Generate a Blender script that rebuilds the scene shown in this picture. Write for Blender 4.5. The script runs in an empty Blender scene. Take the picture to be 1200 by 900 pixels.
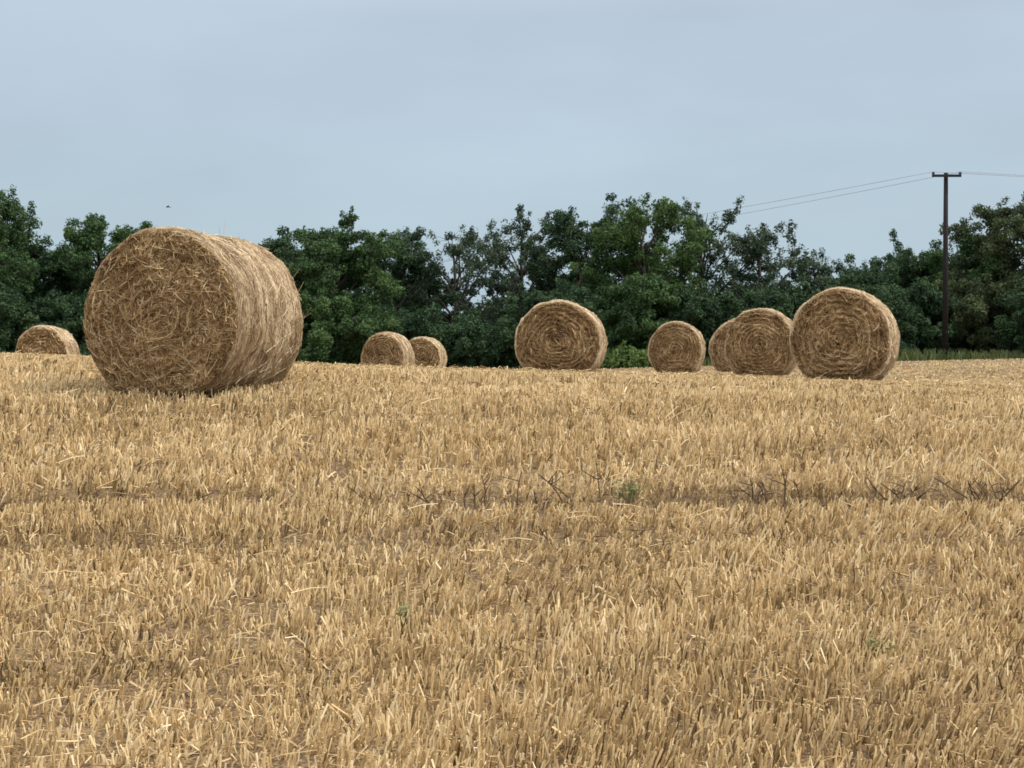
import bpy, math
import numpy as np
R = math.radians
sc = bpy.context.scene
COL = sc.collection
rng = np.random.default_rng(7)

# ------------------------------------------------------------------ helpers
def mesh_np(name, V, faces, tint=None, smooth=False):
    """V (n,3); faces list of int arrays (m,k); tint (n,) -> float point attribute"""
    me = bpy.data.meshes.new(name)
    V = np.asarray(V, dtype=np.float32)
    faces = [np.asarray(f, dtype=np.int32) for f in faces if len(f)]
    me.vertices.add(len(V)); me.vertices.foreach_set('co', V.ravel())
    loops = np.concatenate([f.ravel() for f in faces])
    tot = np.concatenate([np.full(len(f), f.shape[1], np.int32) for f in faces])
    start = np.concatenate([[0], np.cumsum(tot)[:-1]]).astype(np.int32)
    me.loops.add(len(loops)); me.loops.foreach_set('vertex_index', loops)
    me.polygons.add(len(tot)); me.polygons.foreach_set('loop_start', start)
    me.polygons.foreach_set('loop_total', tot)
    me.polygons.foreach_set('use_smooth', np.full(len(tot), smooth, dtype=bool))
    if tint is not None:
        a = me.attributes.new('tint', 'FLOAT', 'POINT')
        a.data.foreach_set('value', np.asarray(tint, np.float32))
    me.update(calc_edges=True); me.validate()
    return me

class Geo:
    def __init__(s): s.V=[]; s.F=[]; s.T=[]; s.n=0
    def add(s, V, F, T):
        V=np.asarray(V,float).reshape(-1,3)
        for f in F: s.F.append(np.asarray(f)+s.n)
        s.V.append(V); s.T.append(np.broadcast_to(np.asarray(T,float),(len(V),)))
        s.n+=len(V)
    def build(s, name, mat, parent=None, smooth=False):
        me=mesh_np(name,np.concatenate(s.V),s.F,np.concatenate(s.T),smooth)
        o=bpy.data.objects.new(name,me); COL.objects.link(o)
        me.materials.append(mat)
        if parent is not None: o.parent=parent
        return o

def norm(a): return a/np.maximum(np.linalg.norm(a,axis=-1,keepdims=True),1e-9)

def strands(P, r0, r1=None, sides=3, r=None):
    """P (N,K,3) polylines -> tubes. r0,r1 radius at start/end (N,)"""
    N,K,_=P.shape
    r0=np.broadcast_to(np.asarray(r0,float),(N,)); r1=r0 if r1 is None else np.broadcast_to(np.asarray(r1,float),(N,))
    T=np.gradient(P,axis=1) if K>1 else P
    T=norm(T)
    ref=norm(np.random.default_rng(N+K).normal(size=(N,1,3)))
    A=norm(np.cross(T,np.broadcast_to(ref,T.shape))); B=np.cross(T,A)
    w=np.linspace(0,1,K)[None,:]
    rad=r0[:,None]*(1-w)+r1[:,None]*w
    ang=np.arange(sides)*2*math.pi/sides
    V=P[:,:,None,:]+rad[:,:,None,None]*(A[:,:,None,:]*np.cos(ang)[None,None,:,None]+B[:,:,None,:]*np.sin(ang)[None,None,:,None])
    idx=np.arange(N*K*sides).reshape(N,K,sides)
    a=idx[:,:-1,:]; b=np.roll(idx,-1,axis=2)[:,:-1,:]; c=np.roll(idx,-1,axis=2)[:,1:,:]; d=idx[:,1:,:]
    F=[np.stack([a,b,c,d],-1).reshape(-1,4)]
    if sides==3: F.append(idx[:,-1,:]); F.append(idx[:,0,::-1])
    else: F.append(idx[:,-1,:]); F.append(idx[:,0,::-1])
    return V.reshape(-1,3),F,K*sides

def vn(x,y,scale,seed):
    """value noise 0..1"""
    g=np.random.default_rng(seed).random((256,256))
    u=np.asarray(x)/scale+1000.3; v=np.asarray(y)/scale+1000.7
    i=np.floor(u).astype(int); j=np.floor(v).astype(int); fu=u-i; fv=v-j
    fu=fu*fu*(3-2*fu); fv=fv*fv*(3-2*fv)
    G=lambda a,b: g[a%256,b%256]
    return (G(i,j)*(1-fu)+G(i+1,j)*fu)*(1-fv)+(G(i,j+1)*(1-fu)+G(i+1,j+1)*fu)*fv

def tag(o,label=None,cat=None,group=None,kind=None):
    if label: o['label']=label
    if cat: o['category']=cat
    if group: o['group']=group
    if kind: o['kind']=kind
    return o
def empty(name,loc,rz=0):
    o=bpy.data.objects.new(name,None); COL.objects.link(o)
    o.location=loc; o.rotation_euler=(0,0,rz); o.empty_display_size=.3
    return o

# ------------------------------------------------------------------ materials
def new_mat(name):
    m=bpy.data.materials.new(name); m.use_nodes=True
    nt=m.node_tree; bs=nt.nodes['Principled BSDF']; bs.inputs['Roughness'].default_value=.8
    bs.inputs['Specular IOR Level'].default_value=.2
    return m,nt,bs
def ramp(nt,stops,interp='LINEAR'):
    r=nt.nodes.new('ShaderNodeValToRGB'); cr=r.color_ramp; cr.interpolation=interp
    while len(cr.elements)<len(stops): cr.elements.new(.5)
    for e,(p,c) in zip(cr.elements,stops): e.position=p; e.color=(*c,1)
    return r
def tint_mat(name,stops,rough=.75,trans=0,noise=None,spec=.2):
    m,nt,bs=new_mat(name)
    at=nt.nodes.new('ShaderNodeAttribute'); at.attribute_name='tint'
    src=at.outputs['Fac']
    if noise:
        tc=nt.nodes.new('ShaderNodeTexCoord'); nz=nt.nodes.new('ShaderNodeTexNoise')
        nz.inputs['Scale'].default_value=noise[0]; nz.inputs['Detail'].default_value=4
        nt.links.new(tc.outputs['Object'],nz.inputs['Vector'])
        ma=nt.nodes.new('ShaderNodeMath'); ma.operation='MULTIPLY_ADD'
        nt.links.new(nz.outputs['Fac'],ma.inputs[0]); ma.inputs[1].default_value=noise[1]
        sb=nt.nodes.new('ShaderNodeMath'); sb.operation='SUBTRACT'; nt.links.new(src,sb.inputs[0]); sb.inputs[1].default_value=noise[1]*.5
        nt.links.new(sb.outputs[0],ma.inputs[2]); src=ma.outputs[0]
    r=ramp(nt,stops); nt.links.new(src,r.inputs['Fac'])
    nt.links.new(r.outputs['Color'],bs.inputs['Base Color'])
    bs.inputs['Roughness'].default_value=rough; bs.inputs['Specular IOR Level'].default_value=spec
    if trans:
        tr=nt.nodes.new('ShaderNodeBsdfTranslucent'); nt.links.new(r.outputs['Color'],tr.inputs['Color'])
        mx=nt.nodes.new('ShaderNodeMixShader'); mx.inputs[0].default_value=trans
        nt.links.new(bs.outputs[0],mx.inputs[1]); nt.links.new(tr.outputs[0],mx.inputs[2])
        nt.links.new(mx.outputs[0],nt.nodes['Material Output'].inputs['Surface'])
    return m

M={}
M['stubble']=tint_mat('cut_straw_stalks',[(0,(.13,.08,.036)),(.3,(.42,.285,.130)),(.65,(.74,.535,.265)),(1,(.90,.73,.45))],.65,.15)
M['bale_end']=tint_mat('packed_straw',[(0,(.085,.044,.018)),(.35,(.28,.168,.074)),(.7,(.49,.325,.155)),(1,(.76,.58,.34))],.75,0,(9,.25))
M['bale_side']=tint_mat('wrapped_straw',[(0,(.125,.078,.042)),(.35,(.32,.215,.125)),(.7,(.52,.390,.235)),(1,(.76,.62,.42))],.6,0,(7,.3))
M['leaf_dark']=tint_mat('dark_leaves',[(0,(0.024,0.051,0.024)),(.5,(0.046,0.090,0.037)),(1,(0.083,0.134,0.051))],.6,.22)
M['leaf_mid']=tint_mat('green_leaves',[(0,(0.029,0.061,0.024)),(.5,(0.063,0.120,0.039)),(1,(0.112,0.177,0.056))],.6,.25)
M['leaf_bright']=tint_mat('fresh_green_leaves',[(0,(0.037,0.073,0.024)),(.5,(0.079,0.140,0.039)),(1,(0.134,0.201,0.061))],.6,.28)
M['leaf_grey']=tint_mat('grey_green_leaves',[(0,(0.034,0.057,0.035)),(.5,(0.066,0.100,0.055)),(1,(0.112,0.154,0.083))],.55,.22)
M['leaf_olive']=tint_mat('olive_leaves',[(0,(0.041,0.059,0.027)),(.5,(0.073,0.098,0.039)),(1,(0.110,0.140,0.055))],.6,.25)
M['leaf_pale']=tint_mat('pale_hedge_leaves',[(0,(.06,.10,.03)),(.5,(.13,.20,.055)),(1,(.20,.28,.085))],.6,.25)
M['grass']=tint_mat('verge_grass',[(0,(.06,.09,.03)),(.5,(.14,.18,.065)),(1,(.28,.28,.12))],.6,.25)
M['weed']=tint_mat('weed_leaves',[(0,(.15,.155,.06)),(1,(.30,.30,.13))],.6,.2)
M['deadstem']=tint_mat('dead_stems',[(0,(.035,.023,.015)),(.6,(.07,.045,.028)),(1,(.14,.09,.052))],.8)
M['bark']=tint_mat('bark',[(0,(.045,.036,.028)),(1,(.11,.09,.07))],.85,0,(5,.6))
M['bird']=tint_mat('dark_feathers',[(0,(.03,.03,.035)),(1,(.06,.06,.065))],.6)

def soil_mat():
    m,nt,bs=new_mat('field_soil'); N=nt.nodes; L=nt.links
    tc=N.new('ShaderNodeTexCoord'); mp=N.new('ShaderNodeMapping'); L.new(tc.outputs['Object'],mp.inputs['Vector'])
    n1=N.new('ShaderNodeTexNoise'); n1.inputs['Scale'].default_value=55; n1.inputs['Detail'].default_value=5
    n2=N.new('ShaderNodeTexNoise'); n2.inputs['Scale'].default_value=2.2; n2.inputs['Detail'].default_value=3
    for n in (n1,n2): L.new(mp.outputs[0],n.inputs['Vector'])
    r1=ramp(nt,[(.36,(.085,.056,.032)),(.52,(.19,.128,.066)),(.70,(.40,.28,.145))]); L.new(n1.outputs['Fac'],r1.inputs['Fac'])
    r2=ramp(nt,[(.35,(.8,.75,.72)),(.65,(1,1,1))]); L.new(n2.outputs['Fac'],r2.inputs['Fac'])
    mx=N.new('ShaderNodeMix'); mx.data_type='RGBA'; mx.blend_type='MULTIPLY'; mx.inputs[0].default_value=1
    L.new(r1.outputs[0],mx.inputs[6]); L.new(r2.outputs[0],mx.inputs[7])
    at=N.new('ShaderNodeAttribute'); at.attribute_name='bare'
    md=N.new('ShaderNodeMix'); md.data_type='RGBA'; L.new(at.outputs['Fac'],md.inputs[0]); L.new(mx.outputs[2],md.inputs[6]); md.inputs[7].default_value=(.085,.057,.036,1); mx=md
    # rough pasture beyond the field edge
    sp=N.new('ShaderNodeSeparateXYZ'); L.new(tc.outputs['Object'],sp.inputs[0])
    gt=N.new('ShaderNodeMapRange'); gt.inputs[1].default_value=68.5; gt.inputs[2].default_value=70.5; L.new(sp.outputs['Y'],gt.inputs[0])
    r3=ramp(nt,[(.35,(.03,.045,.018)),(.65,(.085,.10,.04))]); L.new(n2.outputs['Fac'],r3.inputs['Fac'])
    mg=N.new('ShaderNodeMix'); mg.data_type='RGBA'; L.new(gt.outputs[0],mg.inputs[0]); L.new(mx.outputs[2],mg.inputs[6]); L.new(r3.outputs[0],mg.inputs[7])
    L.new(mg.outputs[2],bs.inputs['Base Color'])
    bp=N.new('ShaderNodeBump'); bp.inputs['Strength'].default_value=.6; bp.inputs['Distance'].default_value=.03
    L.new(n1.outputs['Fac'],bp.inputs['Height']); L.new(bp.outputs[0],bs.inputs['Normal'])
    bs.inputs['Roughness'].default_value=.95
    return m
M['soil']=soil_mat()

# ------------------------------------------------------------------ terrain (eye at z=0)
KY=np.array([-200,0,4,6.5,8.6,10.5,13,14.5,17,20,24,28,32,45,53,75,110,900.])
KB=np.array([-1.7,-1.66,-1.62,-1.54,-1.20,-.92,-.51,-.33,-.20,-.150,-.138,-.180,-.22,-.345,-.44,-.31,-.3,-.3])
KL=np.array([0,0,0,0,0,0,-.006,-.014,-.028,-.035,-.033,-.02,0,.01,.02,.008,0,0])
KR=np.array([0,0,0,0,0,0,-.004,-.010,-.022,-.03,-.034,-.03,-.018,.014,.028,.026,.01,0])
_fy=np.concatenate([np.arange(-200,-1,1.),np.arange(-1,120,.1),np.arange(120,900,5.)])
def _sm(K):
    v=np.interp(_fy,KY,K); m=(_fy>=-1)&(_fy<120)
    q=v[m]; k=np.exp(-.5*(np.arange(-18,19)/8.)**2); k/=k.sum()
    v[m]=np.convolve(np.pad(q,18,mode='edge'),k,'valid'); return v
FB,FL,FR=_sm(KB),_sm(KL),_sm(KR)
def ground_z(x,y):
    x=np.asarray(x,float); y=np.asarray(y,float)
    b=np.interp(y,_fy,FB); l=np.interp(y,_fy,FL); r=np.interp(y,_fy,FR)
    s=1.2; xp=.5*(x+np.sqrt(x*x+s*s))-s/2; xn=.5*(x-np.sqrt(x*x+s*s))+s/2
    xs=30*np.tanh(xp/30); xm=30*np.tanh(xn/30)
    und=(vn(x,y,2.7,11)-.5)*.05+(vn(x,y,7,12)-.5)*.06
    return b+l*xm+r*xs+und*np.clip((y-2)/6,0,1)*np.clip((110-y)/40,0,1)
# wheel tracks crossing the field: (distance at x=0, slope, half width, strength)
TR=[(10.68,.012,.22,.72),(9.65,.012,.22,.45),(13.35,-.02,.12,.8),(16.5,-.02,.2,.7),(23,.02,.3,.6)]
def track(x,y):
    t=np.zeros(np.broadcast(x,y).shape)
    for d,s,w,k in TR:
        wob=(vn(x,y*0,1.1,int(d*10))-.5)*.22
        e=np.abs(y-d-s*x-wob)
        br=.30+.95*vn(x,y*2,.75,int(d*10)+1)
        t=np.maximum(t,k*np.clip(1.5-e/w,0,1)*np.clip(br,0,1))
    return t

def build_ground():
    ys=np.concatenate([np.linspace(-200,0,12),np.arange(.5,4,.5),np.arange(4,24,.08),np.arange(24,60,.5),np.arange(60,125,1.5),np.geomspace(125,900,20)])
    xs=np.concatenate([-np.geomspace(900,40,16),np.arange(-39,-9,1.),np.arange(-9,9.01,.09),np.arange(10,40,1.),np.geomspace(40,900,16)])
    X,Y=np.meshgrid(xs,ys); Z=ground_z(X,Y)
    near=np.clip((26-Y)/8,0,1)*np.clip(Y-3,0,1)
    Z=Z+near*((vn(X,Y,.19,3)-.5)*.035-track(X,Y)*.03)
    ny,nx=X.shape; idx=np.arange(nx*ny).reshape(ny,nx)
    F=np.stack([idx[:-1,:-1],idx[:-1,1:],idx[1:,1:],idx[1:,:-1]],-1).reshape(-1,4)
    me=mesh_np('field',np.stack([X,Y,Z],-1).reshape(-1,3),[F],None,True)
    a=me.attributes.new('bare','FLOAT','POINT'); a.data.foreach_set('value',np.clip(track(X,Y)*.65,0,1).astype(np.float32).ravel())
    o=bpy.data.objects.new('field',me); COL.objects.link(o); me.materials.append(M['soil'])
    tag(o,'harvested wheat field of dry brown soil rising to a low crest',kind='structure')
build_ground()

# ------------------------------------------------------------------ stubble
def build_stubble():
    g=Geo()
    r=np.random.default_rng(21)
    # (y0,y1,clumps per m2, stalks per clump, radius, segs)
    bands=[(5.2,8,400,4,.0037,3),(8,11,360,4,.0041,3),(11,15.5,290,4,.0045,3),(15.5,22,170,3,.0058,2),(22,34,85,3,.0075,2),(34,50,30,2,.011,2),(50,69.3,11,2,.016,2)]
    for y0,y1,den,ns,rad,K in bands:
        hw=.3*y1*1.12+1.6
        n=int(den*(y1-y0)*2*hw)
        x=r.uniform(-hw,hw,n); y=r.uniform(y0,y1,n)
        k=np.abs(x)<.3*y*1.12+1.6; x=x[k]; y=y[k]
        # drill rows 13 cm apart, well jittered
        ang=.13; ca,sa=math.cos(ang),math.sin(ang)
        u=x*ca+y*sa; v=-x*sa+y*ca
        v=np.round(v/.135)*.135+r.normal(0,.026,len(v)); 
        x=u*ca-v*sa; y=u*sa+v*ca
        tk=track(x,y)
        dens=.55+.75*vn(x,y,.55,31)+.25*(vn(x,y,2.3,32)-.5)
        keep=r.random(len(x))<np.clip(dens,0,1)*(1-.70*np.clip(tk,0,1))
        x=x[keep]; y=y[keep]; tk=tk[keep]
        N=len(x)
        cl=r.normal(0,.10,N)                         # colour of the clump
        patch=(vn(x,y,.6,33)-.5)*.20+(vn(x,y,3.1,34)-.5)*.08+(vn(x*.18,y,.35,38)-.5)*.30
        hcl=.098*(.80+.34*vn(x,y,.9,35))*(1-.42*np.clip(tk,0,1))*np.clip(1-(y-14)/22,.45,1)
        leanx=.13+.26*(vn(x,y,.7,36)-.45)+r.normal(0,.07,N); leany=(vn(x,y,.7,37)-.5)*.3+r.normal(0,.1,N)
        for s in range(ns):
            ox=r.normal(0,.010,N); oy=r.normal(0,.010,N)
            h=hcl*r.uniform(.55,1.3,N)
            lx=leanx+r.normal(0,.10,N); ly=leany+r.normal(0,.13,N)
            fall=r.random(N)<.05
            lx=np.where(fall,r.normal(.2,1.1,N),lx); ly=np.where(fall,r.normal(0,1.0,N),ly)
            bx=x+ox; by=y+oy; bz=ground_z(bx,by)-.012-.03*tk
            L=np.sqrt(1+lx*lx+ly*ly); h=h/L*np.where(fall,1.3,1)
            P=np.empty((N,K,3))
            for k in range(K):
                t=k/(K-1); bend=r.normal(0,.012,N) if 0<k<K-1 else 0
                P[:,k,0]=bx+lx*h*t+bend; P[:,k,1]=by+ly*h*t; P[:,k,2]=bz+h*t
            rr=rad*r.uniform(.6,1.35,N)
            V,F,per=strands(P,rr,rr*r.uniform(.75,1.25,N))
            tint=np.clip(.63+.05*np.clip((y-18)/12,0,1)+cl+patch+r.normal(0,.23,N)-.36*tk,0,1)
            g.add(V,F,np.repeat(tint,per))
    # broken leaf sheaths and chopped straw lying between the stalks
    for y0,y1,den,rad in [(5.2,9,150,.0024),(9,15.5,95,.0032),(15.5,26,30,.0055),(26,48,7,.009)]:
        hw=.3*y1*1.12+1.6; n=int(den*(y1-y0)*2*hw)
        x=r.uniform(-hw,hw,n); y=r.uniform(y0,y1,n); k=np.abs(x)<.3*y*1.12+1.6; x=x[k]; y=y[k]
        tk=track(x,y); k=r.random(len(x))<(.35+.9*vn(x,y,.5,41))*(1-.6*tk); x=x[k]; y=y[k]; tk=tk[k]
        N=len(x); a=r.uniform(0,2*math.pi,N); Ln=r.gamma(3,.03,N)+.02
        z=ground_z(x,y)+r.uniform(.002,.06,N)*(1-.8*np.clip(tk,0,1))
        P=np.empty((N,3,3)); curl=r.normal(0,.18,N); up=r.normal(0,.25,N)
        for k in range(3):
            t=(k/2-.5)
            P[:,k,0]=x+np.cos(a)*Ln*t-np.sin(a)*Ln*curl*(t*t*4-.5)
            P[:,k,1]=y+np.sin(a)*Ln*t+np.cos(a)*Ln*curl*(t*t*4-.5)
            P[:,k,2]=z+up*Ln*t+(k==1)*r.uniform(0,.015,N)
        rr=rad*r.uniform(.5,1.5,N)
        V,F,per=strands(P,rr,rr*.7)
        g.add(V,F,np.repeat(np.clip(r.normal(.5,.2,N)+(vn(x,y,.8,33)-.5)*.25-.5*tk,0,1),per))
    # short dark weed stems that grew in the compacted tracks
    n=6000; d0=np.where(r.random(n)<.62,10.68,9.65)+r.normal(0,.17,n); x=r.uniform(-4.6,5,n); y=d0+.012*x
    k=r.random(n)<track(x,y)*vn(x,y*0,.5,51)**1.6*1.6*np.clip(.55+x*.2,.25,1); x=x[k]; y=y[k]; n=len(x)
    h=r.uniform(.03,.13,n); z=ground_z(x,y)-.04; P=np.empty((n,3,3)); lx=r.normal(0,.5,n); ly=r.normal(0,.35,n)
    for k in range(3):
        t=k/2; P[:,k]=np.stack([x+lx*h*t+(k==1)*r.normal(0,.006,n),y+ly*h*t,z+h*t],-1)
    V,F,per=strands(P,.0032,.0022); g.add(V,F,np.repeat(r.uniform(0,.16,n),per))
    # a few longer bright straws left on top
    n=80; y=np.sqrt(r.uniform(5.5**2,17**2,n)); x=r.uniform(-1,1,n)*(.33*y+.6)
    a=r.normal(.9,.7,n); Ln=r.uniform(.12,.3,n); z=ground_z(x,y)+r.uniform(.05,.13,n)
    P=np.empty((n,3,3)); el=r.normal(.25,.35,n)
    for k in range(3):
        t=k/2-.4
        P[:,k,0]=x+np.cos(a)*Ln*t; P[:,k,1]=y+np.sin(a)*Ln*t*.6; P[:,k,2]=z+el*Ln*t+(k==1)*.01
    V,F,per=strands(P,.0032,.0022); g.add(V,F,np.repeat(r.uniform(.75,1,n),per))
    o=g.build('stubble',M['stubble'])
    tag(o,'short golden wheat stubble and chopped straw covering the field','stubble',kind='stuff')
build_stubble()

# ------------------------------------------------------------------ round bales
def make_bale(px,d,ztop,W,Ln,rotdeg,label,seed,detail,sink=.03,tuft=0,flat=1.12,lift=0):
    r=np.random.default_rng(seed)
    x0=(px-600)/2000*d; rz=R(rotdeg)
    ax=np.array([-math.sin(rz),math.cos(rz)])
    cx,cy=x0+ax[0]*Ln/2,d+ax[1]*Ln/2
    zb=float(ground_z(cx,cy))-sink; H=ztop-zb
    root=empty('straw_bale',(cx,cy,zb),rz)
    tag(root,label,'straw bale','round straw bales on the stubble field')
    a=W/2; zc=H*.47; up=H-zc
    ph=r.uniform(0,6.28,8)
    def sec(phi):
        s=np.sin(phi); c=np.cos(phi)
        q=np.abs(s)*flat; low=-zc*q/(1+q**9)**(1/9)
        z=np.where(s>=0,up*s,low)
        irr=1+.010*np.sin(2*phi+ph[0])+.008*np.sin(3*phi+ph[1])+.006*np.sin(5*phi+ph[2])+.004*np.sin(9*phi+ph[3])
        return a*c*irr, z*irr
    half=Ln/2; rim=.085
    def side(phi,y,lf=0.):
        x,z=sec(phi)
        t=np.clip((np.abs(y)-(half-rim))/rim,0,1)
        sc_=1-.055*(1-np.sqrt(np.clip(1-t*t,0,1)))-.012*(y/half)**2
        u=np.mod(phi+math.pi/2,2*math.pi)*a
        nz=(vn(u,y,.30,seed+1)-.5)*.035+(vn(u*.5,y,.055,seed+2)-.5)*.022+(vn(u,y,.08,seed+4)-.5)*.014
        k=sc_+(nz*np.clip((half-np.abs(y))/.05,0,1)+lf)/a
        return np.stack([x*k,y+0*x,zc+z*k],-1)
    def end(rho,phi,lf=0.,sgn=-1):
        x,z=sec(phi)
        bul=.055*np.sqrt(np.clip(1-rho**2,0,1))**1.0
        q=x*rho; w=z*rho
        spiral=(.010 if detail==3 else .016)*np.sin(2*math.pi*(rho*9+phi/(2*math.pi)+vn(q,w,.25,seed+7)*1.2))
        nz=(vn(q,w,.22,seed+5)-.5)*.05+(vn(q,w,.06,seed+6)-.5)*.03+spiral
        k=.955
        yy=half-.02+bul+nz*np.clip((1-rho)/.08,0,1)+lf
        return np.stack([q*k,sgn*yy,zc+w*k],-1)
    # ---- wrapped curved side
    nphi,ny=(200,60) if detail>1 else (120,30)
    phi=np.linspace(0,2*math.pi,nphi,endpoint=False); yy=np.linspace(-half,half,ny)
    PH,YY=np.meshgrid(phi,yy,indexing='ij')
    V=side(PH,YY).reshape(-1,3); idx=np.arange(nphi*ny).reshape(nphi,ny); nx_=np.roll(idx,-1,0)
    F=np.stack([idx[:,:-1],nx_[:,:-1],nx_[:,1:],idx[:,1:]],-1).reshape(-1,4)
    g=Geo()
    band=vn(PH*0,YY,.06,seed+9)*.35+vn(PH*a*.35,YY,.035,seed+10)*.35
    g.add(V,[F],np.clip(.26+band,0,1).ravel())
    n=int((12500 if detail==3 else 3600 if detail==2 else 1400)); wr={3:.0024,2:.0042,1:.007}[detail]
    p0=r.uniform(-1.15,math.pi+1.15,n); y0=r.uniform(-half*.99,half*.99,n); dl=r.gamma(3,.05,n)+.04
    dy=r.normal(0,.17,n)*dl; wild=r.random(n)<.09; dy=np.where(wild,r.normal(0,1.0,n)*dl,dy)
    K=4; P=np.empty((n,K,3)); lf0=r.uniform(.0,.010,n)
    for k in range(K):
        t=k/(K-1)-.5
        yk=np.clip(y0+dy*t+r.normal(0,.003,n),-half+.004,half-.004)
        P[:,k]=side(p0+dl*t/a,yk,lf0+(np.abs(t)>.4)*np.where(wild,r.uniform(0,.02,n),0))
    V,F,per=strands(P,wr*r.uniform(.6,1.6,n),wr*.8)
    tn=np.clip(.63+r.normal(0,.17,n)+np.where(vn(y0,y0*0,.05,seed+11)>.5,.15,-.13)+.10*(np.abs(y0)>half-.16)+(vn(p0*a,y0,.12,seed+12)-.5)*.4,0,1)
    g.add(V,F,np.repeat(tn,per))
    # ---- loose stalks sticking out of the wrap
    if tuft:
        n=tuft
        p0=np.where(r.random(n)<.72,r.normal(.12,.30,n),r.uniform(.3,2.2,n)); y0=r.uniform(-half*.2,half*.98,n)
        A=side(p0,y0,-.01); o=np.stack([np.cos(p0),r.normal(.1,.3,n),np.sin(p0)+r.uniform(.1,1.1,n)],-1); o=norm(o)
        ln=r.uniform(.04,.14,n); K=4; P=np.empty((n,K,3))
        for k in range(K):
            t=k/(K-1); P[:,k]=A+o*ln[:,None]*t; P[:,k,2]+=.25*ln*t*t
        V,F,per=strands(P,.003,.0018); g.add(V,F,np.repeat(r.uniform(.3,.9,n),per))
        # brighter bunch half way up
        m=9; A=side(np.full(m,-.02)+r.normal(0,.04,m),half*.55+r.normal(0,.05,m),-.01)
        o=norm(np.stack([r.uniform(.4,1,m),r.normal(0,.3,m),r.uniform(.3,1.3,m)],-1)); ln=r.uniform(.10,.20,m); P=np.empty((m,K,3))
        for k in range(K):
            t=k/(K-1); P[:,k]=A+o*ln[:,None]*t
        V,F,per=strands(P,.0036,.0024); g.add(V,F,np.repeat(r.uniform(.45,.85,m),per))
    g.build('wrapped_side',M['bale_side'],root,False)
    # ---- straw ends
    for sgn in (-1,1):
        g=Geo(); nr=46 if detail>1 else 20; npz=160 if detail>1 else 80
        rho=np.linspace(1,0.02,nr); ph_=np.linspace(0,2*math.pi,npz,endpoint=False)
        RH,PZ=np.meshgrid(rho,ph_,indexing='ij'); V=end(RH,PZ,0,sgn)
        tv=np.clip(.12+.3*vn(V[...,0],V[...,2],.07,seed+13)+.2*vn(V[...,0],V[...,2],.02,seed+14),0,1)
        idx=np.arange(nr*npz).reshape(nr,npz); nb=np.roll(idx,-1,1)
        q=np.stack([idx[:-1],nb[:-1],nb[1:],idx[1:]],-1).reshape(-1,4); cap=idx[-1][None,:]
        if sgn>0: q=q[:,::-1]; cap=cap[:,::-1]
        g.add(V.reshape(-1,3),[q,cap],tv.ravel())
        n={3:14000,2:3400,1:1100}[detail] if sgn<0 else {3:1500,2:500,1:200}[detail]
        wr={3:.0031,2:.0046,1:.0075}[detail]
        rh=np.sqrt(r.random(n))*.985; pz=r.uniform(0,2*math.pi,n)
        ln=r.gamma(2.6,.045,n)+.035; ln=np.minimum(ln,.42)
        dirn=math.pi/2+r.normal(0,.95 if detail==3 else .6,n)          # relative to the radius: mostly tangential
        kk=r.normal(0,3.2,n)/np.maximum(ln,.1)*.22
        cxp=np.cos(pz)*rh; czp=np.sin(pz)*rh       # unit disc coords
        K=5; P=np.empty((n,K,3)); base=r.uniform(.002,.028,n)**1.0; tilt=r.normal(0,.10,n)
        th=pz+dirn
        for k in range(K):
            t=(k/(K-1)-.5)*ln/a
            ux=cxp+np.cos(th)*t-np.sin(th)*kk*t*t*a; uz=czp+np.sin(th)*t+np.cos(th)*kk*t*t*a
            rr=np.sqrt(ux*ux+uz*uz); lim=np.minimum(rr,1.015)
            P[:,k]=end(np.minimum(lim,1.0),np.arctan2(uz,ux),base+tilt*t*a,sgn)
            ov=(lim-np.minimum(lim,1.0))[:,None]*np.stack([np.cos(np.arctan2(uz,ux))*a,0*ux,np.sin(np.arctan2(uz,ux))*a],-1)
            P[:,k]+=ov
        V,F,per=strands(P,wr*r.uniform(.55,1.5,n),wr*r.uniform(.4,1.,n))
        tn=.50+r.normal(0,.22,n)+(vn(cxp*a,czp*a,.2,seed+15)-.5)*.35-.08*(rh>.72)+(0 if detail==3 else .055*np.sin(2*math.pi*(rh*5.5+pz/(2*math.pi)+vn(cxp*a,czp*a,.3,seed+16)))-.16*(rh<.22))+(vn(cxp*a,czp*a,.11,seed+17)-.5)*.3
        tn=np.where(r.random(n)<(.09 if detail==3 else .04),r.uniform(.85,1,n),tn)
        g.add(V,F,np.repeat(np.clip(tn,0,1),per))
        n={3:300,2:70,1:30}[detail]; rh=np.sqrt(r.random(n))*.93; pz=r.uniform(0,2*math.pi,n); ln=r.uniform(.10,.34,n)
        th=pz+math.pi/2+r.normal(0,.75,n); kk=r.normal(0,1.6,n); base=r.uniform(.018,.034,n); tilt=r.normal(0,.06,n); P=np.empty((n,5,3))
        for k in range(5):
            t=(k/4-.5)*ln/a; ux=np.cos(pz)*rh+np.cos(th)*t-np.sin(th)*kk*t*t; uz=np.sin(pz)*rh+np.sin(th)*t+np.cos(th)*kk*t*t
            P[:,k]=end(np.minimum(np.sqrt(ux*ux+uz*uz),1.0),np.arctan2(uz,ux),base+tilt*t*a,sgn)
        V,F,per=strands(P,wr*r.uniform(1.,1.7,n),wr*.8)
        g.add(V,F,np.repeat(np.clip(r.normal(.80 if detail==3 else .66,.14,n),.4,1),per))
        g.build('straw_end',M['bale_end'],root,False)
    return root

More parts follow.
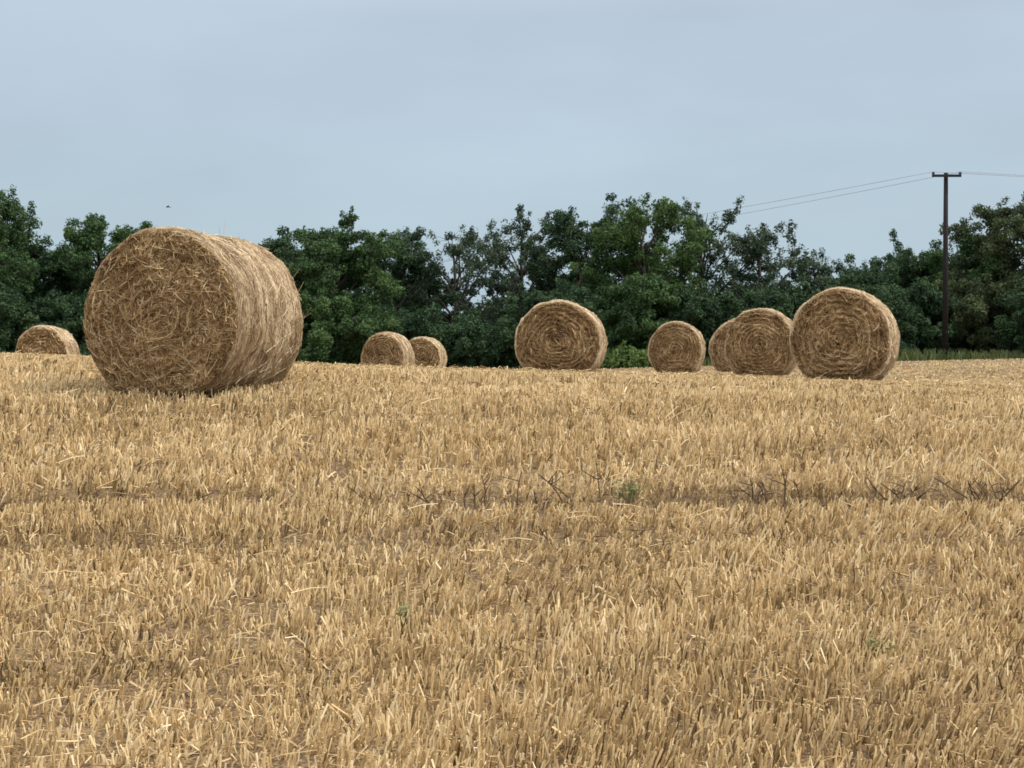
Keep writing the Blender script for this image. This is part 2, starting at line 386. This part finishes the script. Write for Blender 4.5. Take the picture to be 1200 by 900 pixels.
make_bale(187.5,14.4,1.135,1.46,1.46,-14.8,'largest and nearest round straw bale, standing at the left on the crest of the stubble',101,3,tuft=34,flat=1.04,sink=.06)
make_bale(984,24,1.056,1.41,1.22,-18,'round straw bale at the right end of the row, largest on that side',202,2,flat=1.17)
make_bale(653,28,1.02,1.42,1.22,-8,'flat-bottomed round straw bale standing alone in the middle of the field',303,2,flat=1.22)
make_bale(890,34,1.085,1.42,1.22,-15,'round straw bale partly hidden behind the big one at the right of the row',404,2,flat=1.2)
make_bale(866,40,1.02,1.42,1.22,-13,'straw bale showing only its left edge behind two nearer bales',505,2)
make_bale(791,44.6,1.07,1.42,1.22,-11,'small round straw bale with pale rim, between the middle bale and right cluster',606,2,flat=1.18)
make_bale(448,53,.93,1.42,1.22,-13,'left bale of the far touching pair, its pale wrap ring showing',707,1)
make_bale(493,60,.90,1.42,1.22,-9,'right bale of the far pair, half hidden by its neighbour',808,1)
make_bale(48,44,.946,1.42,1.25,0,'small far straw bale left of the largest bale, lower half below the crest',909,1)

# ------------------------------------------------------------------ trees
def leaves(r,C,rad,per,size,squash=.8,tint=None):
    """leaf quads scattered round clump centres C (n,3) with radius rad (n,)"""
    n=len(C); m=n*per
    c=np.repeat(C,per,0); rr=np.repeat(rad,per)
    v=norm(r.normal(size=(m,3)))*(r.random((m,1))**.45)
    p=c+v*rr[:,None]*np.array([1,1,squash])
    nrm=norm(v*1.0+r.normal(size=(m,3))*.75+np.array([0,0,.5]))
    t=norm(np.cross(nrm,norm(r.normal(size=(m,3))))); b=np.cross(nrm,t)
    s=size*r.uniform(.6,1.35,m)[:,None]
    V=np.stack([p-t*s*.75, p-b*s*.36+nrm*s*.10, p+t*s*.75-nrm*s*.12, p+b*s*.36+nrm*s*.10],1)
    idx=np.arange(m*4).reshape(m,4)
    F=np.concatenate([idx[:,[0,1,2]],idx[:,[0,2,3]]])
    tt=np.repeat(tint,per)+r.normal(0,.13,m)
    return V.reshape(-1,3),[F],np.repeat(np.clip(tt,0,1),4)

def curve(a,b,r,K=6,sag=.15,wob=.08):
    t=np.linspace(0,1,K)[:,None]; a=np.asarray(a,float); b=np.asarray(b,float)
    L=np.linalg.norm(b-a)
    p=a*(1-t)+b*t; p[:,2]+=0; p+=np.sin(t*math.pi)*np.array([[r.normal(0,wob),r.normal(0,wob),sag]])*L*.5
    return p
def limb(g,p,r0,r1,sides=5,t=.5):
    V,F,per=strands(p[None],np.array([r0]),np.array([r1]),sides); g.add(V,F,t)

def make_tree(name,loc,h,w,seed,mat,label,group,airy=0.,top=1.0,crown_base=.12,spike=0,sprigs=(),cat='tree',leaf=.10,per=135):
    """trunk + limbs reaching boughs; leaf clumps round each bough"""
    r=np.random.default_rng(seed)
    root=empty(name,loc); tag(root,label,cat,group)
    gt=Geo(); gc=Geo()
    lean=np.array([r.normal(0,.05),r.normal(0,.05),0])*h
    tr=np.array([[0,0,-.25],[0,0,h*.2],lean*.35+[0,0,h*.45],lean*.7+[0,0,h*.7],lean+[0,0,h*.88]])
    tr[1:4,:2]+=r.normal(0,.03*h*.5,(3,2))
    tt=np.linspace(0,4,17); tr=np.stack([np.interp(tt,range(5),tr[:,k]) for k in range(3)],-1)
    R0=.022*h+.03
    limb(gt,tr,R0,.012,7,r.random())
    nb=int((34 if not airy else 27 if airy>.5 else 31)+h*1.2)
    B=[];RB=[]
    for i in range(nb):
        f=(i+.5)/nb; z=crown_base+(1-crown_base)*(f**.85)
        # envelope: broad in the middle, narrowing to an uneven top
        e=np.clip(1-((z-.52)/.53)**2,0,1)**.42
        a=i*2.4+r.normal(0,.5); q=e*w*.5*r.uniform(.3,1.0)
        B.append([math.cos(a)*q+lean[0]*z,math.sin(a)*q+lean[1]*z,z*h*r.uniform(.86,.92)*top]); RB.append(r.uniform(.55,.95))
    B=np.array(B); RB=np.array(RB)*(.14*w+.26)
    for b,rb in zip(B,RB):
        hz=np.hypot(*(b[:2]-lean[:2]*.5)); zz=np.clip(b[2]-hz*.9-.2,h*.08,h*.85)
        k=np.argmin(abs(tr[:,2]-zz)); limb(gt,curve(tr[k],b,r,6,.10),R0*.42*(1-.6*zz/h)+.008,.010,4,r.random())
    CC=[];CR=[];CT=[]
    for b,rb in zip(B,RB):
        hz=np.hypot(*b[:2]); q0=np.array([b[0]*.35,b[1]*.35,b[2]-hz*.5])
        for q in (.45,.7,.88):
            CC.append(q0*(1-q)+b*q+r.normal(0,.16,3)); CR.append(r.uniform(.26,.42)*(.75 if airy>.5 else 1)); CT.append(r.normal(.4,.15))
    ncl=5 if airy>.5 else 7 if airy else 8
    for b,rb in zip(B,RB):
        bt=r.normal(.45,.15)
        for j in range(ncl):
            v=norm(r.normal(size=3))*r.uniform(.35,1.0)*rb; v[2]*=.8
            c=b+v; c[2]=max(c[2],.15)
            CC.append(c); CR.append(r.uniform(.20,.42)*(.75 if airy>.5 else 1)*(.35*rb+.55)); CT.append(bt+r.normal(0,.12))
            limb(gt,curve(b,c,r,3,.05),.011,.005,3,r.random())
    # ragged sprigs breaking the outline
    ns=int(5+spike)
    for j in range(ns):
        i=r.integers(nb//2,nb); b=B[i]
        v=np.array([r.normal(0,.5),r.normal(0,.3),r.uniform(.4,1.0)]); c=b+v*RB[i]*1.0
        limb(gt,curve(b,c,r,4,.03),.012,.004,3,.2)
        for q in (.7,.9,1.05): CC.append(b+(c-b)*q); CR.append(.13+.09*r.random()); CT.append(.4+r.normal(0,.15))
    for dx,zt in sprigs:
        k=np.argmin(abs(B[:,0]-dx)-B[:,2]*.25); b=B[k]; c=np.array([dx,b[1],zt]); p=curve(b,c,r,7,.02,.05); limb(gt,p,.02,.006,4,.2)
        for q in range(2,7):
            CC.append(p[q]); CR.append(.16); CT.append(.35)
            e=p[q]+np.array([r.normal(0,.22),r.normal(0,.15),r.uniform(.05,.25)]); limb(gt,curve(p[q],e,r,3,.05),.009,.004,3,.2); CC.append(e); CR.append(.13); CT.append(.35)
    CC=np.array(CC);CR=np.array(CR);CT=np.array(CT)
    big=CR>.24
    V,F,T=leaves(r,CC[big],CR[big]*1.08,int(per*(.72 if airy>.5 else .9 if airy else 1)),leaf,.8,CT[big]); gc.add(V,F,T)
    if (~big).any():
        V,F,T=leaves(r,CC[~big],CR[~big],30,leaf*.85,1.2,CT[~big]); gc.add(V,F,T)
    gt.build('trunk',M['bark'],root,True)
    gc.build('crown',M[mat],root)
    return root

EYE=425
def spot(px,d):
    x=(px-600)/2000*d; return x,d,float(ground_z(x,d))
TREES=[ # px, distance, top y, width px, leaf, airy, label
 (-8,74,210,120,'leaf_mid',.3,'tall feathery tree at the left edge of the wood, rising above its neighbour'),
 (52,76,285,105,'leaf_dark',0,'low dark tree in the dip left of the largest bale, above the small far bale'),
 (128,75,248,112,'leaf_mid',0,'rounded green tree whose top shows just left of the largest bale'),
 (222,77,280,120,'leaf_dark',0,'dark tree mostly hidden behind the largest bale'),
 (325,74,266,110,'leaf_dark',0,'dark dense tree beside the right shoulder of the largest bale'),
 (388,72,252,112,'leaf_mid',0,'full mid-green tree left of and above the far bale pair'),
 (462,77,266,90,'leaf_dark',.3,'dark narrow tree directly above the far bale pair'),
 (535,76,257,112,'leaf_grey',1,'grey-green airy tree with many white sky gaps, right of the far bale pair'),
 (612,78,246,118,'leaf_grey',.6,'grey-green tree with a thin pointed top, above and left of the middle bale'),
 (678,77,234,118,'leaf_dark',.3,'dark ragged tree directly above the middle bale'),
 (748,74,226,112,'leaf_bright',.3,'brightest green tree of the wood, tall and full, right of the middle bale'),
 (822,77,228,108,'leaf_grey',1,'tall open-crowned tree with bare stems against the sky, where the wires meet the wood'),
 (890,76,256,92,'leaf_grey',.6,'tapering grey-green tree with spiky twigs, above the right bale cluster'),
 (958,78,290,70,'leaf_grey',1,'short see-through tree above the gap left of the right-hand bale'),
 (1010,76,304,90,'leaf_dark',.3,'low dark tree directly above the right-hand bale'),
 (1058,79,288,84,'leaf_dark',.3,'low tree with one thin sprig on top, left of the utility pole'),
 (1120,78,276,100,'leaf_mid',.3,'green tree standing behind the utility pole'),
 (1178,77,230,110,'leaf_olive',.3,'tall olive-green tree right of the utility pole at the right edge'),
 (1250,75,212,130,'leaf_olive',.3,'olive tree cut off by the right edge of the view'),
]
GT='trees of the wood beyond the field'
for i,(px,d,ty,wp,mat,airy,lab) in enumerate(TREES):
    x,y,z=spot(px,d); h=(EYE-ty)/2000*d-z
    make_tree('broadleaf_tree',(x,y,z),h,wp/2000*d*1.42,1000+i*17,mat,lab,GT,airy,spike=2 if airy else 0,sprigs=[((sx-px)/2000*d,(EYE-sy)/2000*d-z) for q,sx,sy in ((890,928,262),(1058,1050,272),(612,611,246),(388,414,255),(-8,40,243)) if q==px])

# shrubs filling the foot of the wood
SH=[(-20,70,330,150,'leaf_dark','dark shrub at the foot of the wood, at the left edge'),
 (75,71,345,120,'leaf_dark','dark shrub rising behind the small far bale on the left'),
 (175,71,350,120,'leaf_dark','dark shrub hidden behind the largest bale'),
 (300,70,345,110,'leaf_dark','dark shrub touching the right edge of the largest bale'),
 (385,69.5,340,120,'leaf_mid','green shrub left of the far bale pair'),
 (470,71,362,110,'leaf_dark','dark shrub directly behind the far bale pair'),
 (560,71,372,120,'leaf_dark','dark shrub between the far pair and the middle bale'),
 (655,71,335,120,'leaf_dark','dark shrub directly behind the middle bale'),
 (740,70.5,325,110,'leaf_mid','green shrub between the middle bale and the small bale'),
 (825,71,340,110,'leaf_dark','dark shrub behind the small bale and the bale cluster'),
 (910,71,335,120,'leaf_dark','dark shrub behind the gap between the two right bales'),
 (1000,71,335,120,'leaf_dark','dark shrub directly behind the right-hand bale'),
 (1075,74.5,330,110,'leaf_dark','dark shrub between the right-hand bale and the utility pole'),
 (1160,74.5,325,120,'leaf_olive','large olive shrub right of the utility pole'),
 (1245,70,320,130,'leaf_dark','dark shrub at the right edge of the wood')]
for i,(px,d,ty,wp,mat,lab) in enumerate(SH):
    x,y,z=spot(px,d); h=(EYE-ty)/2000*d-z
    make_tree('shrub',(x,y,z),h,wp/2000*d*1.15,3000+i*13,mat,lab,'shrubs at the foot of the wood',0,crown_base=.02,cat='shrub',per=135)
x,y,z=spot(732,68.5)
make_tree('shrub',(x,y,z),.62,2.0,4001,'leaf_pale','small pale green bush at the field edge right of the middle bale','shrubs at the foot of the wood',0,crown_base=.02,cat='shrub',leaf=.12,per=22)

def woodland():
    r=np.random.default_rng(77); g=Geo()
    n=900; px=r.uniform(-120,1320,n); d=r.uniform(80,90,n)
    sky=np.interp(px,[-120,0,60,130,220,330,400,460,540,620,690,760,830,890,950,1010,1060,1120,1180,1320],
                  [250,255,310,290,300,295,285,325,368,335,310,300,345,325,330,325,315,300,275,250])
    x=(px-600)/2000*d; gz=ground_z(x,d); zt=(EYE-sky)/2000*d
    z=gz+.2+(zt-gz-.4)*r.random(n)**.8
    V,F,T=leaves(r,np.stack([x,d,z],-1),r.uniform(.5,.9,n),45,.26,.85,r.normal(.35,.15,n)); g.add(V,F,T)
    n=420; px=r.uniform(-140,1340,n); d=r.uniform(73,84,n); x=(px-600)/2000*d; z=ground_z(x,d)+r.uniform(.1,1.3,n)
    V,F,T=leaves(r,np.stack([x,d,z],-1),r.uniform(.5,.9,n),55,.24,.8,r.normal(.35,.15,n)); g.add(V,F,T)
    m=60; px=r.uniform(-100,1300,m); d=r.uniform(80,90,m); x=(px-600)/2000*d
    P=np.stack([np.stack([x,d,ground_z(x,d)-.2],-1),np.stack([x+r.normal(0,.3,m),d,ground_z(x,d)+2.6],-1)],1)
    V,F,per=strands(P,.10,.05,5); g.add(V,F,.1)
    o=g.build('woodland',M['leaf_dark']); tag(o,'deep dark mass of the wood behind the front trees','woodland',kind='stuff')
woodland()

def verge():
    r=np.random.default_rng(88); g=Geo(); n=9000
    x=r.uniform(-26,30,n); y=r.normal(69.6,.55,n); h=(.12+.42*vn(x,y*0,2.2,5)**1.5+.14*np.clip((x-13)/3,0,1))*r.uniform(.5,1.2,n)
    z=ground_z(x,y); P=np.empty((n,3,3)); lx=r.normal(0,.3,n); ly=r.normal(0,.3,n)
    for k in range(3):
        t=k/2; P[:,k]=np.stack([x+lx*h*t*t,y+ly*h*t*t,z-.02+h*t],-1)
    V,F,per=strands(P,.022,.006); g.add(V,F,np.repeat(np.clip(.45+(vn(x,y,1.5,6)-.5)*.9+r.normal(0,.15,n),0,1),per))
    o=g.build('grass',M['grass']); tag(o,'strip of rough grass and nettles along the foot of the wood','grass',kind='stuff')
verge()

# ------------------------------------------------------------------ utility pole and wires
PX,PY=(1107.5-600)/2000*69.5,69.5
pz=float(ground_z(PX,PY)); ZT=(EYE-203)/2000*69.5
pole=empty('utility_pole',(PX,PY,pz)); tag(pole,'tall dark wooden utility pole with a short crossarm, before the right-hand trees','utility pole')
H=ZT-pz
g=Geo(); g.add(*strands(np.array([[[0,0,-.4],[0,0,H*.5],[0.01,0,H]]]),.125,.085,12)[:2],.5); g.build('post',tint_mat('creosoted_timber',[(0,(.012,.009,.009)),(1,(.030,.023,.021))],.8,0,(3,.8)),pole,True)
M['arm']=tint_mat('grey_timber',[(0,(.018,.015,.015)),(1,(.05,.045,.04))],.8)
M['insul']=tint_mat('brown_porcelain',[(0,(.035,.022,.018)),(1,(.06,.04,.03))],.25,spec=.5)
def box(g,c,s,t=.4):
    c=np.array(c,float); s=np.array(s,float)/2
    V=np.array([[i,j,k] for i in(-1,1) for j in(-1,1) for k in(-1,1)])*s+c
    g.add(V,[np.array([[0,1,3,2],[4,6,7,5],[0,4,5,1],[2,3,7,6],[0,2,6,4],[1,5,7,3]])],t)
g=Geo(); box(g,(0,-.16,H-.13),(1.18,.10,.10)); g.build('crossarm',M['arm'],pole)
g=Geo()
for s in (-1,1):
    P=np.array([[[s*.06,-.15,H-.62],[s*.42,-.17,H-.19]]]); g.add(*strands(P,.016,.016,4)[:2],.3)
INS=[]
for s in (-1,1):
    gi=Geo(); X=s*.545
    prof=[(.02,-.07),(.02,.02),(.065,.03),(.07,.06),(.045,.08),(.06,.10),(.03,.12),(.01,.13)]
    ns=10; a=np.arange(ns)*2*math.pi/ns
    V=np.array([[X+q*math.cos(t),-.16+q*math.sin(t),H-.09+z] for q,z in prof for t in a])
    idx=np.arange(len(prof)*ns).reshape(len(prof),ns); nb=np.roll(idx,-1,1)
    gi.add(V,[np.stack([idx[:-1],nb[:-1],nb[1:],idx[1:]],-1).reshape(-1,4),idx[-1][None]],.5)
    gi.build('insulator',M['insul'],pole,True); INS.append((PX+X,PY-.16,pz+H+.03))
M['wire']=tint_mat('weathered_wire',[(0,(.26,.27,.28)),(1,(.34,.35,.36))],.6)
def wire(p,far,right,sagl,sagr,label):
    t=np.linspace(0,1,40)[:,None]; p=np.array(p); far=np.array(far); right=np.array(right)
    A=far*(1-t)+p*t; A[:,2]-=(4*sagl*t*(1-t))[:,0]
    B=p*(1-t)+right*t; B[:,2]-=(4*sagr*t*(1-t))[:,0]
    P=np.concatenate([A,B[1:]]); g=Geo(); g.add(*strands(P[None],.0085,.0085,5)[:2],.5)
    o=g.build('overhead_wire',M['wire'],None,True); tag(o,label,'wire','overhead wires on the utility pole')
wire(INS[0],(-17.1,150,8.3),(PX+48,PY+4,8.4),.48,.75,'upper overhead wire, on the left insulator of the utility pole crossarm')
wire(INS[1],(-15.9,150,8.1),(PX+49,PY+4.5,8.4),.62,.75,'lower overhead wire, on the right insulator of the utility pole crossarm')

# ------------------------------------------------------------------ bird
g=Geo(); bx,by,bz=(197.5-600)/2000*62,62,(EYE-243)/2000*62
V,F,_=strands(np.array([[[-.10,0,0],[-.05,0,.005],[.03,0,.01],[.10,0,0],[.15,0,0]]]),.028,.012,6); g.add(V,F,.3)
b=g.build('bird',M['bird'],None,True); b.location=(bx,by,bz); b.rotation_euler=(0,0,R(15)); b.scale=(.7,.7,.7)
for s in (-1,1):
    gw=Geo(); gw.add([[-.03,0,.01],[.05,0,.01],[.03,s*.16,.07],[-.05,s*.30,.05],[-.06,s*.16,.06]],[np.array([[0,1,2,4]]),np.array([[4,2,3]])],.4)
    gw.build('wing',M['bird'],b)
tag(b,'tiny dark bird flying in the sky above the largest bale','bird')

# ------------------------------------------------------------------ weeds in the wheel tracks
def dead_weed(px,d,seed,label,n=3,h=.22,spread=.5,cat='dead weed'):
    r=np.random.default_rng(seed); x=(px-600)/2000*d; z=float(ground_z(x,d))-.03
    g=Geo()
    for i in range(n):
        a=r.uniform(0,2*math.pi); l=h*.85*r.uniform(.6,1.1); lean=r.normal(0,spread)
        b=np.array([r.normal(0,.05),r.normal(0,.02),0]); c=b+np.array([lean*l,r.normal(0,.2)*l,l*1.15])
        p=curve(b,c,r,5,.02,.16); limb(g,p,.0052,.003,5,r.uniform(.3,1))
        for q in range(2):
            k=r.integers(2,4); e=p[k]+np.array([r.normal(0,.35)*l,r.normal(0,.15)*l,r.uniform(.1,.4)*l]); limb(g,curve(p[k],e,r,3,.02),.0035,.002,4,r.uniform(0,.7))
    o=g.build('dead_weed',M['deadstem']); o.location=(x,d,z); tag(o,label,cat,'dead weed stems in the wheel track')
dead_weed(457,10.7,1,'short dark dead stem leaning left, leftmost in the wheel track',2,.14,.5)
dead_weed(505,10.66,2,'low tangle of dark dead stems in the track, left of the upright stem',4,.15,.8)
dead_weed(552,10.66,3,'forked dark dead stem standing in the track, left of the tallest one',3,.22,.35)
dead_weed(600,10.66,4,'tallest single dead stem standing nearly upright mid-track',1,.29,.08)
dead_weed(628,10.65,5,'dead stem lying low to the right of the tallest upright one',2,.13,1.2)
dead_weed(678,10.7,6,'two leaning dead stems left of the green weed',2,.25,.55)
dead_weed(712,10.85,7,'single dead stem leaning against the green weed',1,.27,.5)
dead_weed(662,9.6,8,'short dark stem in the nearer wheel track',1,.15,.7)
dead_weed(885,10.7,9,'low dark stems in the track between the green weed and the crossed stem',5,.16,.8)
dead_weed(936,10.7,10,'crossed dark stem with a hooked tip, right of the green weed',2,.24,.4)
dead_weed(1060,10.66,11,'dark dense tuft of dead stems in the track towards the right',6,.16,.7)
dead_weed(1165,10.7,12,'wide tangle of dark bent stems at the right edge of the track',8,.17,1.2)
dead_weed(903,9.55,13,'dark upright clump of stems in the nearer wheel track on the right',5,.14,.15)
def green_weed(px,d,h,w,seed,label):
    r=np.random.default_rng(seed); x=(px-600)/2000*d; z=float(ground_z(x,d))-.01
    root=empty('green_weed',(x,d,z)); tag(root,label,'weed','green weeds among the stubble')
    gs=Geo(); gl=Geo(); C=[]
    for i in range(9):
        c=np.array([r.normal(0,w*.4),r.normal(0,w*.3),h*r.uniform(.5,1)]); p=curve([0,0,0],c,r,5,.05,.1); limb(gs,p,.004,.002,4,.8)
        C+= [p[2],p[3],p[4]]
    C=np.array(C); V,F,T=leaves(r,C,np.full(len(C),.040),5,.021,1.8,r.uniform(.2,.9,len(C))); gl.add(V,F,T)
    gs.build('stem',M['weed'],root); gl.build('foliage',M['weed'],root)
green_weed(737,10.7,.19,.13,1,'grey-green leafy weed growing in the wheel track')
green_weed(472,8.1,.10,.05,2,'small dark green weed in the stubble below the wheel tracks, left of centre')
green_weed(1024,7.7,.09,.06,3,'small dark green weed near the bottom right of the stubble')

# ------------------------------------------------------------------ sky, sun, camera
SUN_EL,SUN_AZ=50,98            # azimuth measured from +Y (ahead) towards +X (right)
w=bpy.data.worlds.new('World'); sc.world=w; w.use_nodes=True
nt=w.node_tree; N=nt.nodes; L=nt.links; bg=N['Background']
sk=N.new('ShaderNodeTexSky'); sk.sky_type='NISHITA'; sk.sun_disc=False
sk.sun_elevation=R(SUN_EL); sk.sun_rotation=R(SUN_AZ); sk.air_density=1.2; sk.dust_density=2.5; sk.ozone_density=1.5
tc=N.new('ShaderNodeTexCoord'); sp=N.new('ShaderNodeSeparateXYZ'); L.new(tc.outputs['Generated'],sp.inputs[0])
cr=ramp(nt,[(0,(.237,.311,.354)),(.10,(.244,.306,.357)),(.2,(.255,.303,.359)),(.45,(.62,.66,.71)),(1,(1.15,1.15,1.15))]); L.new(sp.outputs['Z'],cr.inputs['Fac'])
mp=N.new('ShaderNodeMapping'); mp.inputs['Scale'].default_value=(2.2,2.2,7); L.new(tc.outputs['Generated'],mp.inputs[0])
nz=N.new('ShaderNodeTexNoise'); nz.inputs['Scale'].default_value=1.6; nz.inputs['Detail'].default_value=4; nz.inputs['Roughness'].default_value=.5; L.new(mp.outputs[0],nz.inputs['Vector'])
mr=N.new('ShaderNodeMapRange'); mr.inputs[1].default_value=.3; mr.inputs[2].default_value=.7; mr.inputs[3].default_value=.91; mr.inputs[4].default_value=1.08; L.new(nz.outputs['Fac'],mr.inputs[0])
STR=.1
vm=N.new('ShaderNodeVectorMath'); vm.operation='SCALE'; L.new(cr.outputs[0],vm.inputs[0]); L.new(mr.outputs[0],vm.inputs['Scale'])
v2=N.new('ShaderNodeVectorMath'); v2.operation='SCALE'; L.new(vm.outputs[0],v2.inputs[0]); v2.inputs['Scale'].default_value=1/STR
mx=N.new('ShaderNodeMix'); mx.data_type='RGBA'; mx.inputs[0].default_value=.92
L.new(sk.outputs[0],mx.inputs[6]); L.new(v2.outputs[0],mx.inputs[7])
L.new(mx.outputs[2],bg.inputs['Color']); bg.inputs['Strength'].default_value=STR
sd=bpy.data.lights.new('sun','SUN'); sd.energy=1.5; sd.angle=R(10); sd.color=(1,.95,.87)
so=bpy.data.objects.new('sun',sd); COL.objects.link(so)
so.rotation_euler=(R(90-SUN_EL),0,R(180-SUN_AZ)); so.location=(20,10,40)

cd=bpy.data.cameras.new('camera'); cam=bpy.data.objects.new('camera',cd); COL.objects.link(cam)
cd.sensor_width=36; cd.lens=60; cd.clip_end=3000; cd.clip_start=.05
cam.rotation_euler=(R(90)-math.atan((450-EYE)/2000),0,0); cam.location=(0,0,0)
sc.camera=cam
vs=sc.view_settings; vs.view_transform='Standard'; vs.look='None'; vs.exposure=.95; vs.gamma=1; vs.use_curve_mapping=False
sc.render.engine='CYCLES'
cy=sc.cycles; cy.use_denoising=True; cy.max_bounces=6; cy.diffuse_bounces=3; cy.transmission_bounces=3; cy.transparent_max_bounces=4
sc.render.filter_size=1.7; cy.filter_width=1.7
